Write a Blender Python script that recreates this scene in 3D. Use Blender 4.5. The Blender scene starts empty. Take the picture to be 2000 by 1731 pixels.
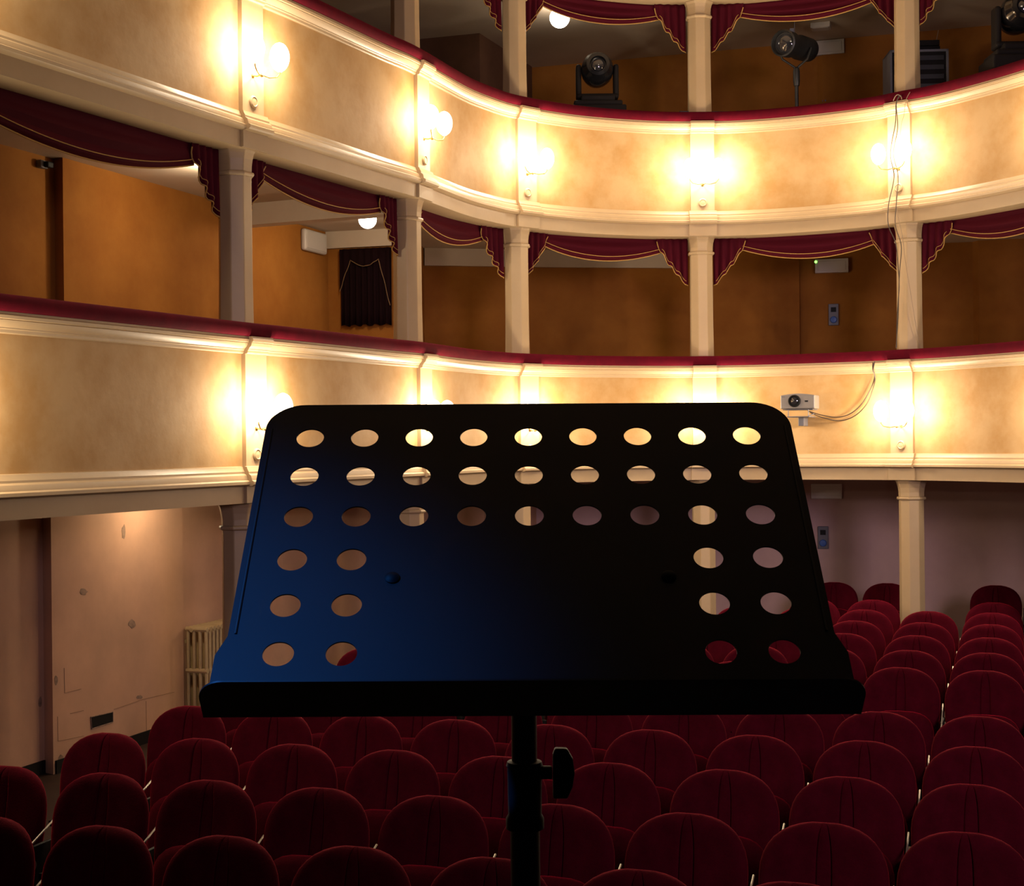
import bpy, math, random
from mathutils import Vector, Matrix
random.seed(7)
C = bpy.context.scene.collection
PI = math.pi

# ------------------------------------------------------------------ camera, world, exposure
F = 2950.0            # focal length in pixels of the 2000 px wide frame
EYE = 2.47            # camera height above the stalls floor
S = 0.00547           # metres per height unit of the balcony survey
ROLL = 0.01
sc = bpy.context.scene
cam_d = bpy.data.cameras.new('camera'); cam = bpy.data.objects.new('camera', cam_d); C.objects.link(cam)
cam_d.sensor_width = 36.0; cam_d.lens = 36.0 * F / 2000.0; cam_d.clip_end = 100; cam_d.clip_start = 0.05
cam.matrix_world = Matrix.Translation((0, 0, EYE)) @ Matrix.Rotation(PI/2 - 3.5/F, 4, 'X') @ Matrix.Rotation(-ROLL, 4, 'Z')
sc.camera = cam
sc.view_settings.view_transform = 'Standard'; sc.view_settings.look = 'None'
sc.view_settings.gamma = 1.0; sc.view_settings.use_curve_mapping = False
sc.view_settings.exposure = 0.0
w = bpy.data.worlds.new('world'); sc.world = w; w.use_nodes = True
w.node_tree.nodes['Background'].inputs[0].default_value = (0.55, 0.5, 0.75, 1)
w.node_tree.nodes['Background'].inputs[1].default_value = 0.004

def lamp(name, kind, loc, power, col, **kw):
    d = bpy.data.lights.new(name, kind); d.energy = power; d.color = col
    for k, v in kw.items():
        if k not in ('aim',): setattr(d, k, v)
    o = bpy.data.objects.new(name, d); C.objects.link(o); o.location = loc
    if 'aim' in kw:
        o.rotation_euler = (Vector(kw['aim']) - Vector(loc)).to_track_quat('-Z', 'Y').to_euler()
    return o
WARM = (1.0, 0.80, 0.56)
# unseen fill added high over the auditorium, turned towards the balcony fronts
lamp('house_fill', 'AREA', (2.2, 7.6, 8.3), 28, (1.0, 0.80, 0.58), shape='DISK', size=1.6, aim=(1.2, 13.0, 3.4))
# added fill from behind the camera, raising the back wall and seats
lamp('stalls_fill', 'AREA', (3.9, -1.5, 4.2), 72, (1.0, 0.76, 0.95), size=2.0, aim=(2.2, 18.0, 1.4), spread=1.15)
# blue gelled stage lantern above left of the music desk
lamp('stage_blue', 'SPOT', (-1.9, 0.2, 4.6), 620.0, (0.04, 0.27, 1.0), shadow_soft_size=0.06, spot_size=math.radians(11.5), spot_blend=1.0, aim=(-0.31, 1.19, 2.29))

# ------------------------------------------------------------------ helpers
def at(x, y, d):
    """the point that lies at depth d along the direction of photo pixel (x, y)"""
    u = x - 1000.0; v = y - 865.5
    return Vector(((u - ROLL*v) * d / F, d, EYE - (v + ROLL*u + 3.5) * d / F))

def tag(o, label=None, cat=None, group=None, kind=None):
    if label: o['label'] = label
    if cat: o['category'] = cat
    if group: o['group'] = group
    if kind: o['kind'] = kind
    return o

def empty(name, loc=(0, 0, 0), rz=0.0, label=None, cat=None, group=None):
    o = bpy.data.objects.new(name, None); o.empty_display_size = 0.1; C.objects.link(o)
    o.location = loc; o.rotation_euler = (0, 0, rz)
    return tag(o, label, cat, group)

class MB:
    def __init__(self): self.v = []; self.f = []
    def add(self, vs, fs):
        n = len(self.v); self.v += [tuple(p) for p in vs]; self.f += [tuple(i + n for i in f) for f in fs]; return self
    def box(self, x0, x1, y0, y1, z0, z1, M=None):
        vs = [Vector((x, y, z)) for x in (x0, x1) for y in (y0, y1) for z in (z0, z1)]
        if M is not None: vs = [M @ p for p in vs]
        return self.add(vs, [(0,1,3,2), (4,6,7,5), (0,4,5,1), (2,3,7,6), (0,2,6,4), (1,5,7,3)])
    def tube(self, pts, r, n=8, cap=True):
        pts = [Vector(p) for p in pts]; vs = []; fs = []
        up = Vector((0, 0, 1)); m = len(pts); prev = None
        for i, p in enumerate(pts):
            t = (pts[min(i+1, m-1)] - pts[max(i-1, 0)]).normalized()
            if prev is None:
                a = t.cross(up)
                if a.length < 1e-3: a = t.cross(Vector((1, 0, 0)))
            else: a = prev - t * prev.dot(t)
            a.normalize(); prev = a; b = t.cross(a)
            rr = r[i] if isinstance(r, (list, tuple)) else r
            for k in range(n):
                an = 2*PI*k/n; vs.append(p + (a*math.cos(an) + b*math.sin(an))*rr)
        for i in range(m-1):
            for k in range(n):
                fs.append((i*n+k, i*n+(k+1) % n, (i+1)*n+(k+1) % n, (i+1)*n+k))
        if cap: fs.append(tuple(range(n-1, -1, -1))); fs.append(tuple((m-1)*n+k for k in range(n)))
        return self.add(vs, fs)
    def lathe(self, prof, n=16, M=None, phase=0.0):
        """prof: (radius, z) list turned round local z"""
        vs = []; fs = []
        for r, z in prof:
            for k in range(n):
                an = 2*PI*k/n + phase; vs.append(Vector((r*math.cos(an), r*math.sin(an), z)))
        if M is not None: vs = [M @ p for p in vs]
        for i in range(len(prof)-1):
            for k in range(n): fs.append((i*n+k, i*n+(k+1) % n, (i+1)*n+(k+1) % n, (i+1)*n+k))
        fs.append(tuple(range(n-1, -1, -1))); fs.append(tuple((len(prof)-1)*n+k for k in range(n)))
        return self.add(vs, fs)
    def grid(self, nu, nv, fn, closed_u=False):
        vs = [fn(i, j) for j in range(nv) for i in range(nu)]
        fs = [(j*nu+i, j*nu+(i+1) % nu, (j+1)*nu+(i+1) % nu, (j+1)*nu+i) for j in range(nv-1) for i in range(nu if closed_u else nu-1)]
        return self.add(vs, fs)
    def build(self, name, mat, parent=None, smooth=False, bevel=0.0, seg=2, solid=0.0, weld=False, ang=0.6):
        me = bpy.data.meshes.new(name); me.from_pydata(self.v, [], self.f); me.materials.append(mat); me.update()
        import bmesh
        bm = bmesh.new(); bm.from_mesh(me)
        if weld: bmesh.ops.remove_doubles(bm, verts=bm.verts, dist=1e-5)
        bmesh.ops.recalc_face_normals(bm, faces=bm.faces)
        if smooth:
            for f in bm.faces: f.smooth = True
            for e in bm.edges:
                if len(e.link_faces) == 2 and e.calc_face_angle(0) > ang: e.smooth = False
        bm.to_mesh(me); bm.free()
        o = bpy.data.objects.new(name, me); C.objects.link(o)
        if parent is not None: o.parent = parent
        if solid:
            md = o.modifiers.new('solid', 'SOLIDIFY'); md.thickness = solid; md.offset = 0
        if bevel:
            md = o.modifiers.new('bevel', 'BEVEL'); md.width = bevel; md.segments = seg; md.limit_method = 'ANGLE'
        return o

# ------------------------------------------------------------------ materials
def mat(name, col, rough=0.6, metal=0.0, spec=0.5, sheen=0.0, sheen_tint=None, emit=None, estr=0.0, coat=0.0,
        noise=None, bump=0.0, bscale=30.0, trans=0.0):
    m = bpy.data.materials.new(name); m.use_nodes = True; nt = m.node_tree; b = nt.nodes['Principled BSDF']
    b.inputs['Base Color'].default_value = (*col, 1); b.inputs['Roughness'].default_value = rough
    b.inputs['Metallic'].default_value = metal; b.inputs['Specular IOR Level'].default_value = spec
    if sheen:
        b.inputs['Sheen Weight'].default_value = sheen; b.inputs['Sheen Roughness'].default_value = 0.35
        b.inputs['Sheen Tint'].default_value = (*(sheen_tint or col), 1)
    if emit: b.inputs['Emission Color'].default_value = (*emit, 1); b.inputs['Emission Strength'].default_value = estr
    if coat: b.inputs['Coat Weight'].default_value = coat
    if trans: b.inputs['Transmission Weight'].default_value = trans
    tc = nt.nodes.new('ShaderNodeTexCoord')
    if noise:
        col2, scale, lo, hi = noise
        n = nt.nodes.new('ShaderNodeTexNoise'); n.inputs['Scale'].default_value = scale; n.inputs['Detail'].default_value = 6
        n.inputs['Roughness'].default_value = 0.62
        nt.links.new(tc.outputs['Object'], n.inputs['Vector'])
        r = nt.nodes.new('ShaderNodeMapRange'); r.inputs['From Min'].default_value = lo; r.inputs['From Max'].default_value = hi
        nt.links.new(n.outputs['Fac'], r.inputs['Value'])
        mx = nt.nodes.new('ShaderNodeMix'); mx.data_type = 'RGBA'
        mx.inputs['A'].default_value = (*col, 1); mx.inputs['B'].default_value = (*col2, 1)
        nt.links.new(r.outputs['Result'], mx.inputs['Factor']); nt.links.new(mx.outputs['Result'], b.inputs['Base Color'])
    if bump:
        n2 = nt.nodes.new('ShaderNodeTexNoise'); n2.inputs['Scale'].default_value = bscale; n2.inputs['Detail'].default_value = 4
        nt.links.new(tc.outputs['Object'], n2.inputs['Vector'])
        bp = nt.nodes.new('ShaderNodeBump'); bp.inputs['Strength'].default_value = bump; bp.inputs['Distance'].default_value = 0.01
        nt.links.new(n2.outputs['Fac'], bp.inputs['Height']); nt.links.new(bp.outputs['Normal'], b.inputs['Normal'])
    return m

M_panel = mat('ochre_panel_plaster', (0.415, 0.27, 0.128), 0.75, noise=((0.335, 0.19, 0.068), 2.6, 0.38, 0.66), bump=0.15, bscale=18, spec=0.2)
M_cream = mat('cream_paint', (0.40, 0.292, 0.172), 0.42, noise=((0.36, 0.253, 0.14), 1.6, 0.4, 0.75), bump=0.05, spec=0.35)
M_ochre = mat('ochre_box_wall', (0.32, 0.127, 0.022), 0.85, noise=((0.25, 0.088, 0.014), 1.8, 0.35, 0.7), bump=0.15, bscale=14, spec=0.15)
M_pink = mat('pink_beige_wall', (0.58, 0.345, 0.225), 0.85, noise=((0.46, 0.28, 0.185), 1.5, 0.35, 0.7), bump=0.12, bscale=10, spec=0.15)
M_lilac = mat('lilac_grey_wall', (0.62, 0.42, 0.385), 0.85, noise=((0.52, 0.345, 0.315), 1.2, 0.35, 0.7), bump=0.1, bscale=10, spec=0.15)
M_shade = mat('shade_brown_wall', (0.11, 0.05, 0.03), 0.8, noise=((0.08, 0.035, 0.02), 3, 0.35, 0.7), spec=0.2)  # dark brown puts the shade on the inner upper wall into its colour
M_ceil = mat('box_ceiling_paint', (0.55, 0.45, 0.36), 0.6, noise=((0.50, 0.40, 0.31), 2, 0.4, 0.7), spec=0.3)
M_floor = mat('dark_floor_boards', (0.05, 0.025, 0.015), 0.5, noise=((0.03, 0.015, 0.01), 6, 0.4, 0.7))
M_velvet = mat('burgundy_velvet', (0.062, 0.0018, 0.008), 0.9, spec=0.06, sheen=0.08, sheen_tint=(0.9, 0.05, 0.08), noise=((0.085, 0.002, 0.009), 9, 0.35, 0.7), bump=0.1, bscale=120)
M_seat = mat('seat_velvet', (0.062, 0.0014, 0.0075), 0.95, spec=0.05, sheen=0.45, sheen_tint=(0.9, 0.02, 0.05), noise=((0.040, 0.0008, 0.0045), 14, 0.3, 0.75), bump=0.25, bscale=160)
M_drape = mat('drape_velvet', (0.058, 0.0018, 0.009), 0.85, spec=0.12, sheen=0.14, sheen_tint=(0.9, 0.05, 0.08))
M_drape2 = mat('dark_door_drape', (0.009, 0.002, 0.003), 0.9, spec=0.1)
M_gold = mat('gold_braid', (0.42, 0.24, 0.06), 0.6, spec=0.4)
M_black = mat('black_satin_metal', (0.012, 0.012, 0.013), 0.42, spec=0.6)
M_desk = mat('black_desk_enamel', (0.016, 0.017, 0.02), 0.38, spec=0.6)
M_plas = mat('black_plastic', (0.005, 0.005, 0.006), 0.6, spec=0.25)
M_dark = mat('dark_case', (0.010, 0.008, 0.008), 0.6, spec=0.15)
M_gloss = mat('gloss_black_shell', (0.01, 0.01, 0.012), 0.12, spec=0.8)
M_white = mat('white_plastic', (0.50, 0.45, 0.42), 0.4)
M_grey = mat('silver_plastic', (0.28, 0.26, 0.25), 0.4, metal=0.3)
M_steel = mat('dull_steel', (0.50, 0.48, 0.44), 0.35, metal=0.9)
M_cable = mat('cable_rubber', (0.035, 0.02, 0.012), 0.5)
M_cable2 = mat('grey_cable', (0.22, 0.16, 0.11), 0.5)
M_brass = mat('brass', (0.65, 0.42, 0.15), 0.3, metal=1.0)
M_lens = mat('lens_glass', (0.03, 0.03, 0.035), 0.08, spec=1.0, coat=1.0)
M_bulb = mat('lit_opal_glass', (1, 0.9, 0.75), 0.4, emit=(1.0, 0.84, 0.58), estr=9)
M_bulb2 = mat('lit_box_bulb', (1, 0.9, 0.75), 0.4, emit=(1.0, 0.90, 0.72), estr=12)
M_blue = mat('blue_socket', (0.04, 0.12, 0.42), 0.4)
M_vent = mat('white_vent_enamel', (0.85, 0.80, 0.78), 0.5)
M_gold2 = mat('dull_braid', (0.16, 0.09, 0.04), 0.7)
M_sock = mat('grey_socket_plate', (0.14, 0.14, 0.17), 0.4)
M_led = mat('green_led', (0.1, 0.8, 0.1), 0.4, emit=(0.25, 1.0, 0.12), estr=3)
M_rad = mat('cream_radiator_enamel', (0.50, 0.38, 0.20), 0.45, noise=((0.42, 0.30, 0.15), 8, 0.4, 0.7))
M_chip = mat('bare_render', (0.36, 0.23, 0.16), 0.9, noise=((0.15, 0.10, 0.07), 20, 0.3, 0.7))
M_crack = mat('wall_scratch', (0.27, 0.15, 0.08), 0.9)
M_stagefl = mat('stage_boards', (0.03, 0.02, 0.015), 0.6)

# ------------------------------------------------------------------ the horseshoe plan (front line of the balconies)
PLAN = [(-4.55, 4.4), (-3.85, 6.25), (-3.35, 7.5), (-2.89, 8.556), (-2.44, 9.549), (-1.925, 10.69), (-1.668, 11.18), (-1.08, 12.45), (-0.838, 12.93),
        (-0.454, 13.96), (-0.224, 14.41), (0.045, 14.80), (0.589, 15.24), (1.05, 15.47), (1.557, 15.62), (1.982, 15.65), (2.404, 15.62), (3.0, 15.42),
        (3.596, 15.07), (3.859, 14.80), (4.186, 14.46), (4.643, 13.64), (5.0, 12.7), (5.28, 11.6), (5.5, 10.4), (5.65, 9.2)]
def catmull(P, n=14):
    P = [Vector(p) for p in P]; out = []
    for i in range(len(P)-1):
        p0 = P[max(i-1, 0)]; p1 = P[i]; p2 = P[i+1]; p3 = P[min(i+2, len(P)-1)]
        for k in range(n):
            t = k/n
            out.append(0.5*((2*p1) + (p2-p0)*t + (2*p0-5*p1+4*p2-p3)*t*t + (3*p1-p0-3*p2+p3)*t**3))
    out.append(P[-1]); return out
_raw = catmull(PLAN)
for _ in range(6):   # gentle smoothing
    _raw = [_raw[0]] + [(_raw[i-1] + 2*_raw[i] + _raw[i+1])/4 for i in range(1, len(_raw)-1)] + [_raw[-1]]
_len = [0.0]
for i in range(1, len(_raw)): _len.append(_len[-1] + (_raw[i]-_raw[i-1]).length)
LTOT = _len[-1]
def cpos(s):
    s = min(max(s, 0), LTOT); lo, hi = 0, len(_len)-1
    while hi - lo > 1:
        m = (lo+hi)//2
        if _len[m] <= s: lo = m
        else: hi = m
    t = (s-_len[lo])/max(_len[hi]-_len[lo], 1e-9); return _raw[lo].lerp(_raw[hi], t)
def cnor(s):
    t = (cpos(s+0.12) - cpos(s-0.12)).normalized(); return Vector((t.y, -t.x))     # points into the auditorium
def cpt(s, off, z):
    p = cpos(s) + cnor(s)*off; return Vector((p.x, p.y, z))
def find_s(r):     # arc position seen at horizontal ratio r = X / Y
    best = min(range(0, 2001), key=lambda k: abs(cpos(LTOT*k/2000).x/cpos(LTOT*k/2000).y - r)); return LTOT*best/2000
Zk = lambda k: EYE + k*S
def srange(s0, s1, step=0.12):
    n = max(2, int(abs(s1-s0)/step)+1); return [s0 + (s1-s0)*i/(n-1) for i in range(n)]
def sweep(prof, s0, s1, step=0.12, mb=None, close=True):
    """prof: closed polygon of (off, z) swept along the horseshoe"""
    mb = mb or MB(); ss = srange(s0, s1, step); n = len(prof)
    vs = [cpt(s, o, z) for s in ss for o, z in prof]
    fs = [(i*n+k, i*n+(k+1) % n, (i+1)*n+(k+1) % n, (i+1)*n+k) for i in range(len(ss)-1) for k in range(n if close else n-1)]
    if close: fs += [tuple(range(n)), tuple(range(len(ss)*n-1, (len(ss)-1)*n-1, -1))]
    return mb.add(vs, fs)

SP = dict(A=find_s(-506/F), B=find_s(-173/F), C=find_s(31/F), D=find_s(376/F), E=find_s(765/F))
SP['G'] = SP['E'] + 2.02
SP['Z'] = SP['A'] - 3.1
ORDER = ['Z', 'A', 'B', 'C', 'D', 'E', 'G', 'H']
SP['H'] = SP['G'] + 2.0
WHERE = {'Z': 'nearest the stage on the left', 'A': 'leftmost in view', 'B': 'second from the left', 'C': 'third from the left',
         'D': 'at the middle of the curve', 'E': 'right of the middle', 'G': 'at the far right edge', 'H': 'beyond the right edge, nearer the stage'}
S0, S1 = 0.0, LTOT

# ------------------------------------------------------------------ balconies
def balcony(base, name, label, full=True):
    """base: height-unit offset added to the lower balcony's profile"""
    K = lambda k: Zk(base + k)
    root = empty(name, (0, 0, 0), 0, label, 'balcony')
    h, g, f, e, a, top = -77, -55, -29, 117, 139, 157
    sweep([(0.03, K(g)), (0.03, K(h)), (-0.32, K(h)), (-0.32, K(g))], S0, S1).build('fascia_beam', M_cream, root, smooth=True)
    if not full:
        sweep([(0.0, K(g)), (0.075, K(g)), (0.07, K(g)+.02), (0.045, K(g)+.035), (0.045, K(g)+.06), (0.03, K(g)+.08), (0.012, K(f)), (0, K(f))], S0, S1).build('lower_moulding', M_cream, root, smooth=True, ang=0.5)
        sweep([(0.0, K(f)), (0.0, K(60)), (-0.1, K(60)), (-0.1, K(f))], S0, S1).build('parapet_panel', M_panel, root, smooth=True)
        return root
    sweep([(0.0, K(f)), (0.0, K(e)), (-0.12, K(e)), (-0.12, K(f))], S0, S1).build('parapet_panel', M_panel, root, smooth=True)
    def low(x): return [(-0.05, K(g)), (0.030+x, K(g)), (0.062+x, K(g)+.004), (0.078+x, K(g)+.014), (0.078+x, K(g)+.034), (0.060+x, K(g)+.044), (0.060+x, K(g)+.052),
                        (0.052+x, K(g)+.078), (0.034+x, K(g)+.090), (0.034+x, K(g)+.104), (0.022+x, K(g)+.124), (0.018+x, K(f)-.004), (0.0+x, K(f)), (-0.05, K(f))]
    def upp(x): return [(-0.05, K(e)), (0.012+x, K(e)), (0.020+x, K(e)+.006), (0.022+x, K(e)+.022), (0.030+x, K(e)+.028), (0.030+x, K(e)+.034), (0.050+x, K(e)+.052),
                        (0.058+x, K(e)+.074), (0.056+x, K(e)+.078), (0.068+x, K(e)+.082), (0.070+x, K(e)+.100), (0.062+x, K(a)-.012), (0.062+x, K(a)), (-0.05, K(a))]
    sweep(low(0), S0, S1).build('lower_moulding', M_cream, root, smooth=True, ang=0.5)
    sweep(upp(0), S0, S1).build('upper_moulding', M_cream, root, smooth=True, ang=0.5)
    # velvet-covered arm rail, with its seams
    rr = []
    for i in range(9):
        an = -PI/2 + PI*i/8; rr.append((0.062 + 0.026*math.cos(an), (K(a)+K(top))/2 + (K(top)-K(a))/2*math.sin(an)))
    rr += [(-0.20, K(top)), (-0.20, K(a))]
    r0 = sweep(rr, S0, S1, 0.06)
    r0.build('velvet_arm_rail', M_velvet, root, smooth=True)
    for c in ORDER:
        s = SP[c]; hw = 0.124
        m = MB(); x = 0.035
        sweep([(-0.02, K(f)-.002), (x, K(f)-.002), (x, K(e)+.002), (-0.02, K(e)+.002)], s-hw, s+hw, 0.05, m)
        sweep(low(x), s-hw-.02, s+hw+.02, 0.05, m); sweep(upp(x), s-hw, s+hw, 0.05, m)
        sweep([(0.0, K(g)), (0.052, K(g)), (0.052, K(h)+.002), (0, K(h)+.002)], s-hw-.02, s+hw+.02, 0.05, m)
        m.build('pilaster', M_cream, root, smooth=True, ang=0.4)
    return root
balcony(0, 'lower_balcony', 'lower curved balcony front of ochre panels and cream mouldings with dark red arm rail')
balcony(461, 'upper_balcony', 'upper curved balcony front sweeping down from top left, ochre panels under dark red rail')
balcony(461+449, 'top_balcony', 'cream underside beam of the topmost balcony, just touching the top edge', full=False)

# ------------------------------------------------------------------ walls, floors, ceilings behind the balconies
def wline(d): return Vector((-7.468 + 0.3527*d, d))
inw = Vector((0.943, -0.333))
TH = math.radians(18.4)
def wall(name, pts, z0, z1, m, th=0.12, label=None):
    mb = MB(); n = len(pts); pts = [Vector(p) for p in pts]; outs = []
    for i, p in enumerate(pts):
        t = (pts[min(i+1, n-1)] - pts[max(i-1, 0)]).normalized(); outs.append(p + Vector((-t.y, t.x))*th)
    vs = [(p.x, p.y, z) for p in pts for z in (z0, z1)] + [(p.x, p.y, z) for p in outs for z in (z0, z1)]
    k = 2*n
    for i in range(n-1):
        a = 2*i; mb.f += [(a, a+2, a+3, a+1), (k+a, k+a+1, k+a+3, k+a+2), (a+1, a+3, k+a+3, k+a+1), (a, k+a, k+a+2, a+2)]
    mb.f += [(0, 1, k+1, k), (2*n-2, k+2*n-2, k+2*n-1, 2*n-1)]
    mb.v = vs; o = mb.build(name, m); tag(o, label, None, None, 'structure'); return o
rec = -0.10
def wp(d, o=0.0): p = wline(d) + inw*o; return (p.x, p.y)
def back(x): return (x, 19.3 - 0.325*x)
side_g = [wp(3.0, rec), wp(11.37, rec), wp(11.34, 0), wp(13.07, 0), wp(13.12, -0.05), wp(17.75, -0.05), (-0.33, 17.56), (0.30, 19.20)]
side_t = [wp(4.2, rec), wp(11.55, rec), wp(11.52, 0)]
zg1 = Zk(-60)
wall('wall_left_ground', side_g, 0, zg1, M_pink)
wall('wall_back_ground', [back(0.30), back(4.9), back(9.0)], 0, zg1, M_lilac)
wall('wall_right_ground', [back(9.0), (6.9, 6.0)], 0, zg1, M_lilac)
z1a, z1b = Zk(-12), Zk(402)
tier1 = side_t + [wp(15.78, 0), (-1.05, 15.52), (-0.98, 17.15), (0.4, 17.45), (1.9, 17.66), (3.30, 17.42), (3.33, 17.50), (5.22, 17.05), (5.22, 16.95), (6.9, 16.5), (7.4, 8.5)]
wall('wall_left_tier', side_t + [wp(15.78, 0), (-1.05, 15.52), (-0.98, 17.15)], z1a, z1b, M_ochre)
wall('wall_back_tier', [(-0.98, 17.15), (0.4, 17.45), (1.9, 17.66), (3.33, 17.42), (3.36, 17.50), (5.22, 17.05), (5.25, 16.93), (6.9, 16.5)], z1a, z1b, M_ochre)
wall('wall_right_tier', [(6.9, 16.5), (7.4, 8.5)], z1a, z1b, M_ochre)
z2a, z2b = Zk(449), Zk(868)
up_left = [wp(4.2, rec), wp(9.0, rec), wp(9.2, -1.5), wp(20.4, -1.5)]
wall('wall_left_upper', up_left, z2a, z2b, M_ochre)
wall('wall_inner', [(-0.62, 19.42), (-1.15, 17.83), (-0.33, 17.56), (0.30, 19.16)], z2a, z2b, M_shade, 0.05)
wall('wall_back_upper', [back(-1.9), back(3.7), (3.75, 18.02), back(9)], z2a, z2b, M_ochre)
wall('wall_right_upper', [back(9), (7.4, 8.5)], z2a, z2b, M_ochre)
def slab(name, zlo, zhi, m, path):
    mb = MB(); cs = [cpt(s, -0.10, 0) for s in srange(S0, S1, 0.3)]
    ring = [(p.x, p.y) for p in cs] + list(reversed(path)); n = len(ring)
    mb.add([(x, y, zlo) for x, y in ring] + [(x, y, zhi) for x, y in ring],
           [tuple(range(n-1, -1, -1)), tuple(range(n, 2*n))] + [(i, (i+1) % n, n+(i+1) % n, n+i) for i in range(n)])
    o = mb.build(name, m); tag(o, None, None, None, 'structure'); return o
pa = [(-6.2, 4.2), (-3.6, 11.5), (-1.5, 18.0), (-0.4, 19.7), (9.2, 16.6), (7.6, 8.6)]
slab('ceiling_ground', Zk(-62), Zk(-12), M_ceil, pa)
slab('ceiling_tier', Zk(402), Zk(449), M_ceil, pa)
slab('ceiling_upper', Zk(868), Zk(905), M_ceil, pa)
# ceiling beams in the lower tier's boxes
def beam(name, p, q, z0, z1, th, m, parent=None):
    p = Vector(p); q = Vector(q); t = (q-p).normalized(); nn = Vector((t.y, -t.x))*th
    pts = [p, q, q+nn, p+nn]; mb = MB()
    mb.add([(a.x, a.y, z0) for a in pts] + [(a.x, a.y, z1) for a in pts], [(3,2,1,0), (4,5,6,7), (0,1,5,4), (1,2,6,5), (2,3,7,6), (3,0,4,7)])
    o = mb.build(name, m, parent); return tag(o, None, None, None, 'structure')
wq = wp(15.78, 0.0)
beam('trim_1', wq, (-1.05, 15.52), Zk(370), z1b, 0.06, M_ceil)
beam('trim_2', (-0.98, 17.15), (0.4, 17.45), Zk(366), z1b, 0.05, M_ceil)
beam('trim_3', (0.4, 17.45), (1.9, 17.66), Zk(366), z1b, 0.05, M_ceil)
def cross_beam(nm, s, d_end, z0, z1):
    p = cpt(s, -0.28, 0); q = wline(d_end); beam(nm, (q.x, q.y), (p.x, p.y), z0, z1, -0.16, M_ceil)
cross_beam('trim_4', SP['B'], 13.9, Zk(366), z1b)
# floor, auditorium ceiling, stage
mb = MB(); mb.box(-7, 10, 3.2, 20.5, -0.1, 0.0); tag(mb.build('floor', M_floor), kind='structure')
mb = MB(); mb.box(-7, 10, 2, 21, 9.0, 9.2); tag(mb.build('ceiling', M_ceil), kind='structure')
Rst = Matrix.Rotation(-TH, 4, 'Z')
mb = MB(); mb.box(-6.5, 6.5, -5.5, 2.3, -0.0, 0.88, Rst); tag(mb.build('floor_stage', M_stagefl), kind='structure')
# skirting at the foot of the left wall
q0, q1 = wp(11.36, 0), wp(13.07, 0)
beam('baseboard_left', q0, q1, 0, 0.10, 0.015, M_dark)
beam('baseboard_stage_side', wp(8.0, rec), wp(11.36, rec), 0, 0.10, 0.015, M_dark)

# ------------------------------------------------------------------ columns
def column(c, zbot, ztop, ring, lvl):
    s = SP[c]; p = cpt(s, -0.135, zbot); n = cnor(s); rz = math.atan2(n.y, n.x)
    root = empty('column', p, rz, 'cream octagonal column, %s, %s' % (WHERE[c], lvl), 'column', 'octagonal columns ' + lvl)
    H = ztop - zbot; R = ring - zbot; ph = PI/8; k = 0.125
    m = MB(); m.lathe([(k*1.04, 0), (k*1.0, R*0.3), (k*0.98, R)], 8, phase=ph); m.build('shaft', M_cream, root, bevel=0.006)
    m = MB(); m.lathe([(k*0.99, R-.012), (k*1.10, R-.008), (k*1.16, R+.004), (k*1.12, R+.018), (k*1.0, R+.022)], 8, phase=ph); m.build('astragal_ring', M_cream, root, bevel=0.004)
    m = MB(); pr = [(k*1.0, R+.02), (k*1.01, R+(H-R)*.35), (k*1.06, R+(H-R)*.6), (k*1.14, R+(H-R)*.82), (k*1.28, H)]
    m.lathe(pr, 8, phase=ph); m.build('capital', M_cream, root, bevel=0.006)
for c in ORDER:
    column(c, Zk(157), Zk(387)-0.002, Zk(353), 'standing on the lower balcony rail')
    column(c, Zk(618), Zk(833)-0.002, Zk(803), 'standing on the upper balcony rail')
for c in ORDER[1:]:
    column(c, 0, Zk(-77)-0.002, Zk(-111), 'holding up the lower balcony')

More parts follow.
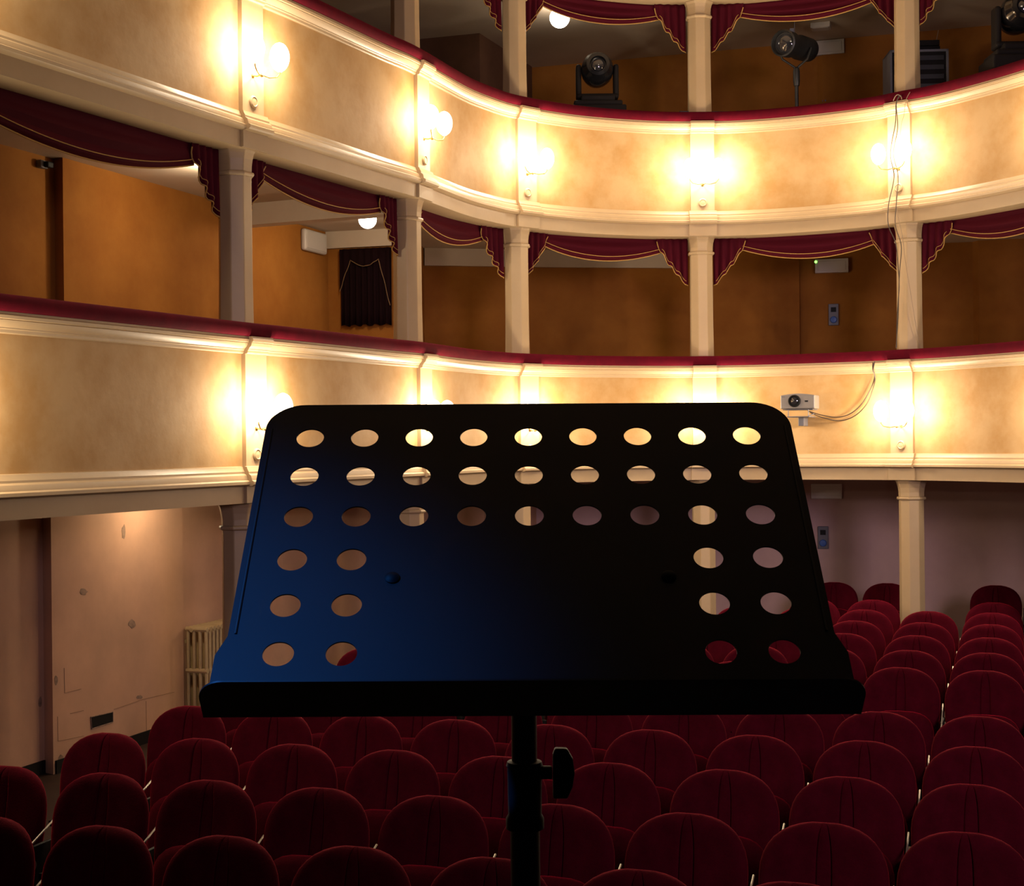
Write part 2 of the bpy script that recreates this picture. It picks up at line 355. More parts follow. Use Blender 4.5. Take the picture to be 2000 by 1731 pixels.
# ------------------------------------------------------------------ valances (swag and two tails in each bay)
def valance(c0, c1, ztop, lvl, where, low=0.25, deep=False):
    s0, s1 = SP[c0]+0.13, SP[c1]-0.13; L = s1-s0; OFF = -0.20
    pm = cpt((s0+s1)/2, OFF, ztop)
    root = empty('valance', pm, 0, 'burgundy velvet swag valance with gold braid, %s' % where, 'valance', 'swag valances of the %s tier bays' % ('lower' if lvl == 1 else 'upper'))
    rel = lambda s, o, z: cpt(s, o, z) - pm
    tw = min(0.30, L*0.17)
    a, b = s0+tw*0.80, s1-tw*0.80
    def bot(t):    # swag lower edge drop at fraction t
        return 0.135 + (low-0.135)*(1 - abs(2*t-1.06)**2.0 if abs(2*t-1.06) < 1 else 0)
    m = MB(); NU, NV = 33, 13
    def fn(i, j):
        t = i/(NU-1); v = j/(NV-1); d = bot(t)*v
        sag = math.sin(PI*t)
        o = OFF - 0.01 + 0.018*sag*math.sin(v*PI*5.0 + 0.6) * (0.35+v) + 0.02*sag*v
        return rel(a+(b-a)*t, o, ztop - 0.002 - d)
    m.grid(NU, NV, fn); sw = m.build('swag', M_drape, root, smooth=True, solid=0.006)
    m = MB(); m.tube([fn(i, NV-1) + Vector((0, 0, -0.004)) for i in range(NU)], 0.006, 6); m.build('gold_fringe', M_gold, sw, smooth=True)
    m = MB(); m.tube([rel(a+(b-a)*i/(NU-1), OFF+0.035*math.sin(PI*i/(NU-1))+.006, ztop-bot(i/(NU-1))+0.035) for i in range(NU)], 0.0035, 6); m.build('gold_cord', M_gold, sw, smooth=True)
    for sgn in (1, -1):
        e0 = s0 if sgn > 0 else s1
        NT, NW = 29, 9
        def dr(t):   # stepped jabot edge: long beside the column, short at the swag
            steps = [(0, .50), (.10, .49), (.30, .40), (.40, .38), (.55, .30), (.64, .285), (.80, .18), (.90, .14), (1, .04)]
            for (t0, d0), (t1, d1) in zip(steps, steps[1:]):
                if t <= t1: return d0 + (d1-d0)*(t-t0)/(t1-t0)
            return steps[-1][1]
        def ft(i, j):
            t = i/(NT-1); v = j/(NW-1)
            o = OFF + 0.022 + 0.020*math.sin(t*PI*8.0)*(0.5+0.5*v)
            return rel(e0 + sgn*tw*t*(1-0.10*v*(1-t)), o, ztop - 0.002 - dr(t)*v)
        m = MB(); m.grid(NT, NW, ft); tl = m.build('tail', M_drape, root, smooth=True, solid=0.006, ang=1.2)
        m = MB(); m.tube([ft(i, NW-1) + Vector((0, 0, -0.003)) for i in range(NT)], 0.0055, 6); m.build('gold_fringe', M_gold, tl, smooth=True)
        m = MB(); m.tube([ft(i, NW-1) + Vector((cnor(e0).x*.008, cnor(e0).y*.008, 0.035)) for i in range(2, NT-4)], 0.003, 6); m.build('gold_cord', M_gold, tl, smooth=True)
    return root
for c0, c1, w1, w2 in (('Z', 'A', 'lower tier bay at the left edge', None), ('A', 'B', 'lower tier bay with the small doorway', None),
                       ('B', 'C', 'narrow lower tier bay left of the third column', 'upper tier bay left of third column'),
                       ('C', 'D', 'lower tier bay left of the middle column', 'upper tier bay above the first moving head light'),
                       ('D', 'E', 'lower tier bay above the green-lit exit lamp', 'upper tier bay over the followspot'),
                       ('E', 'G', 'lower tier bay at the right edge', 'upper tier bay at the right edge')):
    if w1: valance(c0, c1, Zk(387), 1, w1, 0.30 if c0 == 'Z' else 0.25)
    if w2: valance(c0, c1, Zk(833), 2, w2, 0.23)

# ------------------------------------------------------------------ sconces on the pilasters
def sconce(c, base, lvl, power):
    s = SP[c]; n = cnor(s); p = cpt(s, 0.035, Zk(base+20)); rz = math.atan2(n.y, n.x)
    root = empty('wall_sconce', p, rz, 'lit two-armed sconce on the %s balcony pilaster %s' % (lvl, WHERE[c]), 'wall lamp', 'sconces on the %s balcony front' % lvl)
    Mx = Matrix.Rotation(PI/2, 4, 'Y')
    m = MB(); m.lathe([(0.016, 0), (0.016, 0.004), (0.010, 0.008)], 16, Mx); m.tube([(0, 0, 0), (0.04, 0, -0.006), (0.075, 0, 0.0)], 0.006, 8); m.build('bracket', M_brass, root, smooth=True)
    m = MB(); m.lathe([(0.002, 0), (0.012, 0.004), (0.014, 0.012), (0.009, 0.022), (0.003, 0.03)], 12, Matrix.Translation((0.078, 0, -0.018))); m.build('brass_finial', M_brass, root, smooth=True)
    for sg in (1, -1):
        m = MB(); m.tube([(0.075, 0, 0), (0.10, sg*0.06, -0.012), (0.125, sg*0.12, 0.0), (0.13, sg*0.145, 0.03), (0.13, sg*0.145, 0.06)], 0.005, 8); m.build('curved_arm', M_brass, root, smooth=True)
        m = MB(); pr = [(0.018, .045)] + [(0.072*math.sin(PI*(i+1.2)/13), 0.150 - 0.105*math.cos(PI*(i+1.2)/13)) for i in range(11)] + [(0.006, 0.255)]
        m.lathe(pr, 20, Matrix.Translation((0.13, sg*0.145, 0))); g = m.build('glass_globe', M_bulb, root, smooth=True); g.visible_shadow = False
        l = bpy.data.lights.new('sconce_light', 'POINT'); l.energy = power; l.color = WARM; l.shadow_soft_size = 0.05
        lo = bpy.data.objects.new('sconce_light', l); C.objects.link(lo); lo.parent = root; lo.location = (0.13, sg*0.145, 0.155)
    m = MB(); zb = (-14-20)*S; Mb = Matrix.Translation((0, 0, zb)) @ Mx
    m.lathe([(0.045, 0), (0.045, 0.010), (0.034, 0.016), (0.030, 0.012), (0.004, 0.015)], 20, Mb); m.build('painted_rosette', M_cream, root, smooth=True)
PW = 31
for c in ORDER:
    sconce(c, 0, 'lower', PW); sconce(c, 461, 'upper', PW)

# ------------------------------------------------------------------ lamps inside the boxes
def box_lamp(p, r, label, power, mount=0.10):
    root = empty('box_ceiling_lamp', p, 0, label, 'ceiling lamp', 'lamps on the box ceilings')
    m = MB(); m.lathe([(r*0.9, 0), (r*0.9, -0.012), (r*0.45, -0.03), (r*0.40, -mount*0.5)], 16); m.build('ceiling_rose', M_white, root, smooth=True)
    m = MB(); zc = -mount*0.5 - r*0.9
    m.lathe([(max(r*math.sin(PI*i/12), 0.003), zc - r*math.cos(PI*i/12)) for i in range(13)], 20); g = m.build('glass_globe', M_bulb2, root, smooth=True); g.visible_shadow = False
    l = bpy.data.lights.new('box_light', 'POINT'); l.energy = power; l.color = (1, 0.80, 0.52); l.shadow_soft_size = r
    lo = bpy.data.objects.new('box_light', l); C.objects.link(lo); lo.parent = root; lo.location = (0, 0, zc-.02)
p = at(718, 424, 14.1); p.z = Zk(402)
box_lamp(p, 0.085, 'lit round ceiling lamp in the lower tier box beside the small doorway', 24, 0.08)
p = at(418, 350, 11.9); p.z = Zk(402)
box_lamp(p, 0.065, 'lit ceiling lamp mostly hidden behind the leftmost column', 22, 0.08)
p = at(1093, 33, 16.5); p.z = Zk(868)
box_lamp(p, 0.11, 'lit round ceiling lamp high in the upper tier above the first moving head', 6, 0.06)
# a lamp under the lower balcony on the left, hidden by the fascia
p = wline(12.4) + inw*0.45
box_lamp((p.x, p.y, Zk(-62)), 0.05, 'lamp under the lower balcony at the left, hidden behind the beam', 16, 0.05)

# ------------------------------------------------------------------ seats
uu = Vector((math.cos(TH), -math.sin(TH))); vv = Vector((math.sin(TH), math.cos(TH)))
PITCH = 0.553
def seat_proto():
    root = empty('theatre_seat', (0, 0, 0), -TH, 'seat', 'seat', 'red velvet stalls seats')
    W = 0.263; z0, z1 = 0.40, 0.885; hr = 0.225
    xs = sorted(set([-1, -.985, -.95, -.88, -.78, -.64, -.48, -.32, -.2, -.15, -.135, -.12, -.105, -.09, 0, .09, .105, .12, .135, .15, .2, .32, .48, .64, .78, .88, .95, .985, 1]))
    zs = [0, .04, .12, .25, .40, .50, .58, .66, .74, .81, .87, .92, .955, .98, .993, 1.0]
    def halfw(z):
        t = (z - (z1-hr))/hr
        base = W*(0.93 + 0.07*min(1, (z-z0)/0.22))
        return base if t <= 0 else base*max(0.02, (1 - min(t, 1)**2.45))**(1/2.45)
    def surf(front):
        def fn(i, j):
            a = xs[i]; z = z0 + (z1-z0)*zs[j]; x = a*halfw(z)
            ez = min(1.0, (1-zs[j])/0.10); ez = math.sqrt(max(0, 1-(1-ez)**2)); eb = min(1, zs[j]/0.06+.2)
            ea = math.sqrt(max(0, 1-abs(a)**9)); th = ea*ez*eb
            y = 0.035*(x/W)**2*-1.0                     # wraps slightly towards the sitter
            if front:
                y += -0.040*th
                y += (0.013*math.exp(-((abs(a)-0.12)/0.010)**2) + (0.004 if abs(a) < 0.11 else 0))*min(1, ez*1.2)
                y -= 0.012*math.exp(-((z-0.53)/0.09)**2)*(1-a*a)
            else: y += 0.028*th
            y += (z-z0)*0.20                              # raked back
            return Vector((x, y, z))
        return fn
    m = MB(); m.grid(len(xs), len(zs), surf(True)); m.grid(len(xs), len(zs), surf(False))
    m.f.append(tuple(range(len(xs))) + tuple(len(xs)*len(zs) + i for i in range(len(xs)-1, -1, -1)))
    m.build('backrest', M_seat, root, smooth=True, weld=True, ang=0.9)
    # tipped-up cushion
    m = MB(); NU = 28
    def cush(i, j):
        an = 2*PI*i/NU; c, s_ = math.cos(an), math.sin(an)
        ex = 3.2; x = 0.225*math.copysign(abs(c)**(2/ex), c); y = 0.20*math.copysign(abs(s_)**(2/ex), s_)
        sc_, zz = [(0.02, -.045), (0.80, -.045), (0.95, -.030), (1.0, 0), (0.96, .032), (0.82, .048), (0.4, .055), (0.02, .056)][j]
        return Vector((x*sc_, y*sc_, zz))
    m.grid(NU, 8, cush, closed_u=True)
    Mc = Matrix.Translation((0, -0.085, 0.415)) @ Matrix.Rotation(math.radians(80), 4, 'X')
    m.v = [tuple(Mc @ Vector(p)) for p in m.v]
    m.build('tip_up_cushion', M_seat, root, smooth=True, ang=1.0)
    x = PITCH/2
    m = MB(); m.box(x-.010, x+.010, -0.16, 0.06, 0.0, 0.56); m.box(x-.012, x+.012, -0.2, 0.10, 0, 0.02); m.build('side_standard', M_dark, root, bevel=0.004)
    m = MB(); m.tube([(x, -0.24, 0.52), (x, 0.07, 0.65)], 0.0052, 8)
    m.lathe([(0.004, -.011), (0.022, -.010), (0.026, 0), (0.022, .010), (0.004, .011)], 14, Matrix.Translation((x, -0.11, 0.47)) @ Matrix.Rotation(PI/2, 4, 'Y'))
    m.build('steel_arm_bar', M_steel, root, smooth=True)
    m = MB(); m.box(-x+.01, x-.01, -0.10, -0.07, 0.40, 0.43); m.build('seat_frame', M_dark, root)
    return root
proto = seat_proto(); kids = list(proto.children)
ORD = ['first', 'second', 'third', 'fourth', 'fifth', 'sixth', 'seventh', 'eighth', 'ninth', 'tenth', 'eleventh', 'twelfth', 'thirteenth', 'fourteenth']
P0 = Vector((1.273, 6.219)) - vv*0.09
cols = [cpos(SP[c]) - cnor(SP[c])*0.135 for c in ORDER]
used = False
SKIP = {(10, 0), (12, 0)}
rows = {-1: (-6, 1), 0: (-7, 1), 1: (-7, 1), 2: (-7, 1), 3: (-7, 2), 5: (-7, 2), 6: (-7, 2), 7: (-7, 2), 8: (-6, 2), 9: (-5, 2), 10: (-2, 3), 12: (-2, 3)}
rowname = {}
for k, i in enumerate(sorted(rows)): rowname[i] = ORD[k]
for i in sorted(rows):
    j0, j1 = rows[i]
    for j in range(j0, j1+1):
        p = P0 + vv*(0.880*i) + uu*((0.569 if j < 0 else PITCH)*j)
        if any((p-c).length < 0.42 for c in cols): continue
        if (i, j) in SKIP: continue
        lab = 'red velvet tip-up seat, %s from the left wall in the %s row from the stage' % (ORD[j+7], rowname[i])
        if not used:
            o = proto; used = True
        else:
            o = proto.copy(); C.objects.link(o)
            for ch in kids:
                c2 = ch.copy(); C.objects.link(c2); c2.parent = o
        o.location = (p.x, p.y, 0); o['label'] = lab

# ------------------------------------------------------------------ music stand
sx, sd, sz = 0.0150, 1.385, EYE + 0.0036
ud = Vector((0, 0.7455, 0.6665)); nd = Vector((0, -0.6665, 0.7455))
stage_z = 0.88
stand = empty('music_stand', (0.008, 1.31, stage_z), 0, 'black perforated music stand close in front of the camera with bluish sheen', 'music stand')
Md = Matrix((( 1, 0, 0, sx-0.008), (0, ud.y, nd.y, sd-1.31), (0, ud.z, nd.z, sz-stage_z), (0, 0, 0, 1)))
Md = Md @ Matrix.Rotation(-0.006, 4, 'Z')
def curve_plate(name, outline, holes, th, m, parent, Mx, bev=0.0):
    cu = bpy.data.curves.new(name, 'CURVE'); cu.dimensions = '2D'; cu.fill_mode = 'BOTH'; cu.extrude = th/2; cu.bevel_depth = bev
    for pts in [outline] + holes:
        sp = cu.splines.new('POLY'); sp.points.add(len(pts)-1); sp.use_cyclic_u = True
        for k, (x, y) in enumerate(pts): sp.points[k].co = (x, y, 0, 1)
    t = bpy.data.objects.new('tmp', cu); C.objects.link(t); dg = bpy.context.evaluated_depsgraph_get()
    me = bpy.data.meshes.new_from_object(t.evaluated_get(dg)); bpy.data.objects.remove(t); me.transform(Mx)
    me.materials.clear(); me.materials.append(m)
    o = bpy.data.objects.new(name, me); C.objects.link(o); o.parent = parent; me.name = name; return o
def arc(cx, cy, r, a0, a1, n=10): return [(cx + r*math.cos(math.radians(a0+(a1-a0)*i/n)), cy + r*math.sin(math.radians(a0+(a1-a0)*i/n))) for i in range(n+1)]
T = 0.0465; hw = 0.2425; RC = 0.034; nb = -0.238; bb = -0.318; hb = 0.2500
outl = arc(hw-RC, T-RC, RC, 0, 90) + arc(-hw+RC, T-RC, RC, 90, 180) + [(-hw, nb), (-hw-0.003, nb-0.008), (-hb, nb-0.020), (-hb, bb), (hb, bb), (hb, nb-0.020), (hw+0.003, nb-0.008), (hw, nb)]
holes = []
for r in range(6):
    for c in range(9):
        if r >= 3 and 2 <= c <= 6: continue
        cx, cy = (c-4)*0.05, -0.0514*r
        holes.append([(cx+0.0125*math.cos(2*PI*k/40), cy+0.0125*math.sin(2*PI*k/40)) for k in range(40)])
curve_plate('perforated_desk', outl, holes, 0.0014, M_desk, stand, Md)
so = arc(hb-0.020, 0.022, 0.020, 0, 90, 8) + arc(-hb+0.020, 0.022, 0.020, 90, 180, 8) + [(-hb, 0), (hb, 0)]
Ms = Md @ Matrix.Translation((0, bb, 0)) @ Matrix.Rotation(PI/2, 4, 'X')
curve_plate('ledge', so, [], 0.0016, M_black, stand, Ms)
for sg in (1, -1):
    m = MB(); m.tube([Md @ Vector((sg*(hw-0.006), nb+0.002, 0.0008)), Md @ Vector((sg*(hw-0.006), T-RC, 0.0008))], 0.0011, 8)
    m.build('side_bead', M_black, stand, smooth=True)
for hx, hy in ((-0.1145, -0.176), (0.1150, -0.176)):
    m = MB(); m.lathe([(0.0062, 0.0), (0.0062, 0.0012), (0.004, 0.0028), (0.001, 0.0032)], 18, Md @ Matrix.Translation((hx, hy, 0.0007))); m.build('rivet', M_plas, stand, smooth=True)
# bracket behind the desk
m = MB(); m.box(-0.13, 0.13, -0.182, -0.168, -0.012, -0.0008, Md); m.box(-0.018, 0.018, -0.30, -0.15, -0.014, -0.002, Md); m.build('desk_bracket', M_black, stand, bevel=0.001)
HZ = lambda z: z - stage_z
zj = lambda y: EYE - (y-862)*1.31/F
m = MB(); m.tube([(0.000, 0, HZ(zj(1560))), (0, 0, HZ(zj(1330)))], 0.0110, 24); m.build('upper_tube', M_black, stand, smooth=True)
m = MB(); m.lathe([(0.013, HZ(zj(1622))), (0.0165, HZ(zj(1618))), (0.0165, HZ(zj(1598))), (0.0145, HZ(zj(1590))), (0.0150, HZ(zj(1500))), (0.0160, HZ(zj(1496))), (0.0150, HZ(zj(1488))), (0.011, HZ(zj(1486)))], 28); m.build('height_clutch', M_plas, stand, smooth=True)
m = MB(); m.tube([(0, 0, 0.10), (0, 0, HZ(zj(1610)))], 0.0128, 24); m.build('lower_tube', M_black, stand, smooth=True)
m = MB(); zk_ = HZ(zj(1510)); m.tube([(0.012, 0, zk_), (0.024, 0, zk_)], 0.006, 12)
kp = [(-.0085, -.022), (.004, -.022), (.0085, -.012), (.0105, 0), (.0090, .012), (.004, .021), (-.0065, .0215), (-.0085, .016)]
for yy in (-0.005, 0.005): m.v += [(0.033+x, yy, zk_+z) for x, z in kp]
n0 = len(m.v)-16; m.f += [tuple(n0+i for i in range(8)), tuple(n0+8+i for i in range(7, -1, -1))] + [(n0+i, n0+(i+1) % 8, n0+8+(i+1) % 8, n0+8+i) for i in range(8)]
m.build('wing_knob', M_plas, stand, bevel=0.0015)
m = MB(); m.lathe([(0.02, 0.10), (0.024, 0.13), (0.024, 0.20), (0.016, 0.22)], 20); m.build('leg_collar', M_plas, stand, smooth=True)
for k in range(3):
    an = math.radians(30+120*k); cx, cy = math.cos(an), math.sin(an)
    m = MB(); m.tube([(0.02*cx, 0.02*cy, 0.19), (0.12*cx, 0.12*cy, 0.13), (0.29*cx, 0.29*cy, 0.012)], 0.008, 10); lg = m.build('leg', M_black, stand, smooth=True)
    m = MB(); m.lathe([(0.010, 0), (0.012, 0.004), (0.012, 0.018), (0.009, 0.024)], 12, Matrix.Translation((0.29*cx, 0.29*cy, 0))); m.build('rubber_foot', M_plas, lg, smooth=True)

# ------------------------------------------------------------------ projector on the balcony front
sP = find_s(575/F); nP = cnor(sP)
pp = cpt(sP, 0.0, at(1562, 800, cpos(sP).y).z); rz = math.atan2(nP.y, nP.x) - PI/2 + 0.05
rzp = rz - PI  # local -y points into the room
pr = empty('projector', cpt(sP, 0.27, pp.z), math.atan2(nP.y, nP.x) + PI/2 + 0.06, 'silver video projector on a bracket on the lower balcony front', 'projector')
m = MB(); NB = 12
for side in (0, 1):
    y = -0.13 if side == 0 else 0.13
    pts = [(-0.17, 0.0), (0.17, 0.0), (0.17, 0.135)] + [(0.17-0.34*i/8, 0.135+0.018*math.sin(PI*i/8)) for i in range(1, 8)] + [(-0.17, 0.135)]
    m.v += [(x, y, z) for x, z in pts]
n = len(m.v)//2; m.f += [tuple(range(n)), tuple(range(2*n-1, n-1, -1))] + [(i, (i+1) % n, n+(i+1) % n, n+i) for i in range(n)]
bd = m.build('body', M_grey, pr, bevel=0.008)
MF = Matrix.Translation((-0.03, -0.13, 0.078)) @ Matrix.Rotation(PI/2, 4, 'X')
m = MB(); m.lathe([(0.062, -.005), (0.062, 0.006), (0.056, 0.022), (0.050, 0.022), (0.046, 0.008), (0.004, 0.006)], 28, MF); ln = m.build('lens', M_plas, pr, smooth=True)
m = MB(); m.lathe([(0.036, 0.004), (0.034, 0.012), (0.02, 0.017), (0.003, 0.019)], 20, MF); m.build('lens_glass', M_lens, ln, smooth=True)
m = MB(); m.box(0.075, 0.105, -0.134, -0.128, 0.068, 0.082); m.build('sensor_window', M_plas, pr)
m = MB(); m.box(-0.155, -0.125, -0.133, -0.128, 0.118, 0.124); m.build('badge', M_sock, pr)
m = MB(); m.box(-0.15, 0.15, -0.12, 0.14, -0.012, -0.004); m.box(-0.10, 0.12, -0.16, 0.20, -0.085, -0.075)
for x in (-.09, .11): m.tube([(x, -.14, -.08), (x, -.14, -.01)], 0.005, 8)
m.tube([(0.10, -.16, -.08), (0.16, -.10, -.05)], 0.005, 8)
m.build('bracket_tray', M_sock, pr, bevel=0.002)
m = MB(); m.box(-0.025, 0.03, 0.04, 0.265, -0.17, -0.075); m.build('wall_mount', M_sock, pr, bevel=0.004)

def cable(pts, r, label, m_=None, name='cable'):
    P = catmull([Vector(p) for p in pts], 8); m = MB(); m.tube(P, r, 6); o = m.build(name, m_ or M_cable, smooth=True); return tag(o, label, 'cable', 'loose cables on the balcony fronts')
def front(x, y, off=0.06):      # point on the balcony front seen at photo pixel (x, y)
    u = x-1000; v = y-865.5; s = find_s((u-ROLL*v)/F); q = cpt(s, off, 0); r = at(x, y, q.y); return Vector((q.x, q.y, r.z))
e0 = front(1600, 806, .18)
cable([front(1592, 803, .25), front(1612, 811, .12), front(1640, 815, .05), front(1668, 806, .04), front(1690, 785, .04), front(1706, 757, .04), front(1712, 735, .05), front(1714, 722, .11), front(1717, 708, .12)], 0.0055, 'upper of two thin cables looping from projector to the lower balcony rail')
cable([front(1596, 806, .25), front(1614, 816, .12), front(1642, 822, .05), front(1672, 813, .04), front(1696, 790, .04), front(1709, 760, .05), front(1714, 738, .06), front(1717, 722, .12), front(1720, 706, .12)], 0.0055, 'lower of two thin cables looping from projector to the lower balcony rail')
# cables hanging down over the right pilaster and column
sE = SP['E']
cable([front(1771, 186, .11), front(1763, 200, .12), front(1762, 240, .12), front(1757, 300, .16), front(1757, 345, .10), front(1751, 400, .13), front(1748, 440, .12), at(1749, 475, 14.75), at(1754, 520, 14.78), at(1756, 560, 14.8), at(1752, 620, 14.8), at(1751, 679, 14.75)], 0.0045, 'dark cable hanging down the left side of the right column from the upper rail')
cable([front(1766, 186, .11), front(1764, 205, .12), front(1765, 250, .12), front(1762, 300, .16), front(1764, 345, .10), front(1763, 400, .12), front(1762, 440, .12), at(1760, 480, 14.72), at(1757, 530, 14.75), at(1755, 580, 14.78), at(1754, 620, 14.78), at(1750, 680, 14.75)], 0.0045, 'second dark cable hanging close beside the first on the right column')
cable([front(1787, 180, .10), front(1781, 196, .12), front(1777, 225, .12), front(1771, 250, .12), front(1766, 330, .12), front(1764, 400, .12), at(1762, 460, 14.70), at(1768, 510, 14.70), at(1778, 570, 14.70), at(1786, 620, 14.70), at(1797, 682, 14.75)], 0.0028, 'thin grey cable slanting across the right column between the balconies', M_cable2)
cable([front(1757, 197, .12), front(1762, 188, .115), front(1765, 185, .11), front(1770, 188, .115), front(1773, 194, .12)], 0.004, 'short cable loop tied at the foot of the right upper column', M_cable2)

# ------------------------------------------------------------------ upper tier stage lights and kit
zfl2 = Zk(449)
def moving_head(px0, px1, ytop, ybot, d, label, turn=0.0):
    c = at((px0+px1)/2, ybot, d); sc_ = (px1-px0)*d/F/0.46
    root = empty('moving_head_light', (c.x, c.y, c.z), turn, label, 'stage light', 'moving head lights in the upper tier')
    root.scale = (sc_, sc_, sc_)
    m = MB(); m.box(-0.23, 0.23, -0.17, 0.17, 0, 0.10); m.box(-0.20, 0.20, -0.15, 0.15, 0.10, 0.14); m.box(-0.14, 0.14, -0.12, 0.12, 0.14, 0.19); m.build('base', M_dark, root, bevel=0.012)
    m = MB()
    for s_ in (-1, 1): m.box(s_*0.155-.022, s_*0.155+.022, -0.06, 0.06, 0.18, 0.46)
    m.box(-0.175, 0.175, -0.07, 0.07, 0.17, 0.215); m.build('yoke', M_dark, root, bevel=0.02, seg=3)
    m = MB(); Mh = Matrix.Translation((0, 0, 0.415)) @ Matrix.Rotation(math.radians(84), 4, 'X')
    m.lathe([(0.004, -0.18), (0.07, -0.165), (0.112, -0.11), (0.132, -0.03), (0.134, 0.04), (0.125, 0.10), (0.10, 0.14), (0.095, 0.165), (0.068, 0.17), (0.062, 0.14), (0.004, 0.13)], 28, Mh); hd = m.build('head', M_gloss, root, smooth=True)
    m = MB(); m.lathe([(0.058, 0.135), (0.05, 0.152), (0.03, 0.163), (0.003, 0.167)], 20, Mh); m.build('lens', M_lens, hd, smooth=True)
    return root
def case(p, w_, d_, z0, label, turn=0.0, rim=True):
    root = empty('flight_case', (p.x, p.y, z0), turn, label, 'case')
    h = p.z - z0
    m = MB(); m.box(-w_/2, w_/2, -d_/2, d_/2, 0, h); m.build('body', M_dark, root, bevel=0.006)
    m = MB(); m.box(-w_/2-.004, w_/2+.004, -d_/2-.004, d_/2+.004, h-.05, h-.035); m.build('metal_edge', M_sock, root)
a = moving_head(1113, 1221, 103, 236, 15.95, 'black moving head stage light on a box behind the upper rail, left one')
c = at(1167, 236, 15.95); c.z -= 0.001
case(c, 0.66, 0.5, zfl2, 'dark case under the left moving head light in the upper tier', 0.05)
b_ = moving_head(1925, 2055, 0, 145, 14.25, 'black moving head stage light at the top right corner')
c = at(1990, 145, 14.25); c.z -= 0.001
case(c, 0.66, 0.5, zfl2, 'dark case under the right moving head light at the right edge')
# followspot on a pole
d = 15.9; base = at(1556, 200, d)
fs = empty('followspot', (base.x, base.y, zfl2), 0, 'black followspot on a pole stand in the upper tier bay right of middle', 'stage light')
H = lambda y: at(1556, y, d).z - zfl2
m = MB(); m.tube([(0, 0, 0.02), (0, 0, H(150))], 0.020, 12); m.build('pole', M_black, fs, smooth=True)
m = MB(); m.lathe([(0.03, H(168)), (0.036, H(160)), (0.036, H(140)), (0.03, H(134)), (0.018, H(132))], 14); m.build('pole_clamp', M_black, fs, smooth=True)
m = MB()
for k in range(3):
    an = 2*PI*k/3+.4; m.tube([(0, 0, 0.32), (0.4*math.cos(an), 0.4*math.sin(an), 0.01)], 0.012, 8)
m.build('tripod_legs', M_black, fs, smooth=True)
cs = at(1550, 90, d); cl = Vector((cs.x-base.x, 0, cs.z-zfl2))
m = MB(); yk = [cl + Vector((-0.165, 0, -0.03)), cl + Vector((-0.12, 0, -0.14)), Vector((0, 0, H(134))), cl + Vector((0.14, 0, -0.14)), cl + Vector((0.185, 0, -0.02))]
m.tube(yk[:3], 0.012, 8); m.tube(yk[2:], 0.012, 8); m.build('yoke', M_black, fs, smooth=True)
Mh = Matrix.Translation(cl) @ Matrix.Rotation(math.radians(-38), 4, 'Z') @ Matrix.Rotation(math.radians(94), 4, 'X')
m = MB(); m.lathe([(0.06, -0.36), (0.125, -0.33), (0.13, -0.12), (0.118, -0.10), (0.118, 0.08), (0.135, 0.10), (0.14, 0.24), (0.125, 0.25), (0.11, 0.20), (0.004, 0.19)], 26, Mh); hb_ = m.build('lamp_housing', M_black, fs, smooth=True)
m = MB(); m.lathe([(0.108, 0.195), (0.08, 0.22), (0.03, 0.235), (0.003, 0.238)], 20, Mh); m.build('lens', M_lens, hb_, smooth=True)
m = MB(); q = cl + Vector((-0.02, 0, 0.13)); m.box(q.x-.02, q.x+.02, -.02, .02, q.z-.01, q.z+.05); m.tube([q + Vector((0.03, 0, 0.0)), q + Vector((0.03, 0, 0.12))], 0.003, 6); m.build('top_handle', M_sock, fs)
# rack with a receiver on top
d = 16.3; c = at(1788, 182, d); w_ = 112*d/F; ht = at(1788, 106, d).z - zfl2
rk = empty('equipment_rack', (c.x, c.y, zfl2), -0.05, 'grey framed equipment rack behind the right upper column', 'rack')
m = MB(); t_ = 0.025
for x in (-w_/2, w_/2-t_): m.box(x, x+t_, -0.2, 0.2, 0, ht)
m.box(-w_/2, w_/2, -0.2, 0.2, ht-t_, ht); m.build('frame', M_sock, rk, bevel=0.003)
m = MB(); m.box(-w_/2+t_, w_/2-t_, -0.18, 0.2, 0, ht-t_); m.build('rack_units', M_dark, rk)
for k in range(4):
    z = ht - 0.08 - 0.10*k; m = MB(); m.box(-w_/2+t_+.02, w_/2-t_-.02, -0.19, -0.178, z-.035, z+.02); m.build('unit_front', M_black, rk, bevel=0.004)
c2 = at(1808, 104, d)
rv = empty('radio_receiver', (c2.x, c2.y, zfl2+ht), -0.05, 'small black receiver with thin aerial on top of the rack', 'radio receiver')
m = MB(); m.box(-0.13, 0.13, -0.1, 0.1, 0.0, 0.06); m.box(-0.125, 0.125, -0.1, 0.1, 0.066, 0.125); m.build('body', M_dark, rv, bevel=0.004)
m = MB(); m.tube([(0.10, -0.05, 0.12), (0.125, -0.05, 0.24)], 0.003, 6); m.build('aerial', M_steel, rv)
# dimmer bars lying on the upper rail
def bar(px0, px1, y, d, label, w2=0.09, h2=0.04):
    p, q = at(px0, y, d), at(px1, y - (px1-px0)*0.06, d); L = (q-p).length; zt = Zk(618)+0.001
    root = empty('socket_bar', ((p.x+q.x)/2, d, zt), 0.08, label, 'socket bar')
    m = MB(); m.box(-L/2, L/2, -w2/2, w2/2, 0, h2); m.build('body', M_black, root, bevel=0.004)
    m = MB(); m.box(-L/2+.01, L/2-.01, -w2/2-.003, -w2/2+.001, 0.004, 0.013); m.build('metal_strip', M_steel, root)
bar(1326, 1429, 219, 15.79, 'black socket bar with pale edge on the upper rail at the middle column', 0.05, 0.045)
bar(1436, 1526, 214, 15.78, 'long low black bar on the upper rail right of the middle column', 0.05, 0.04)

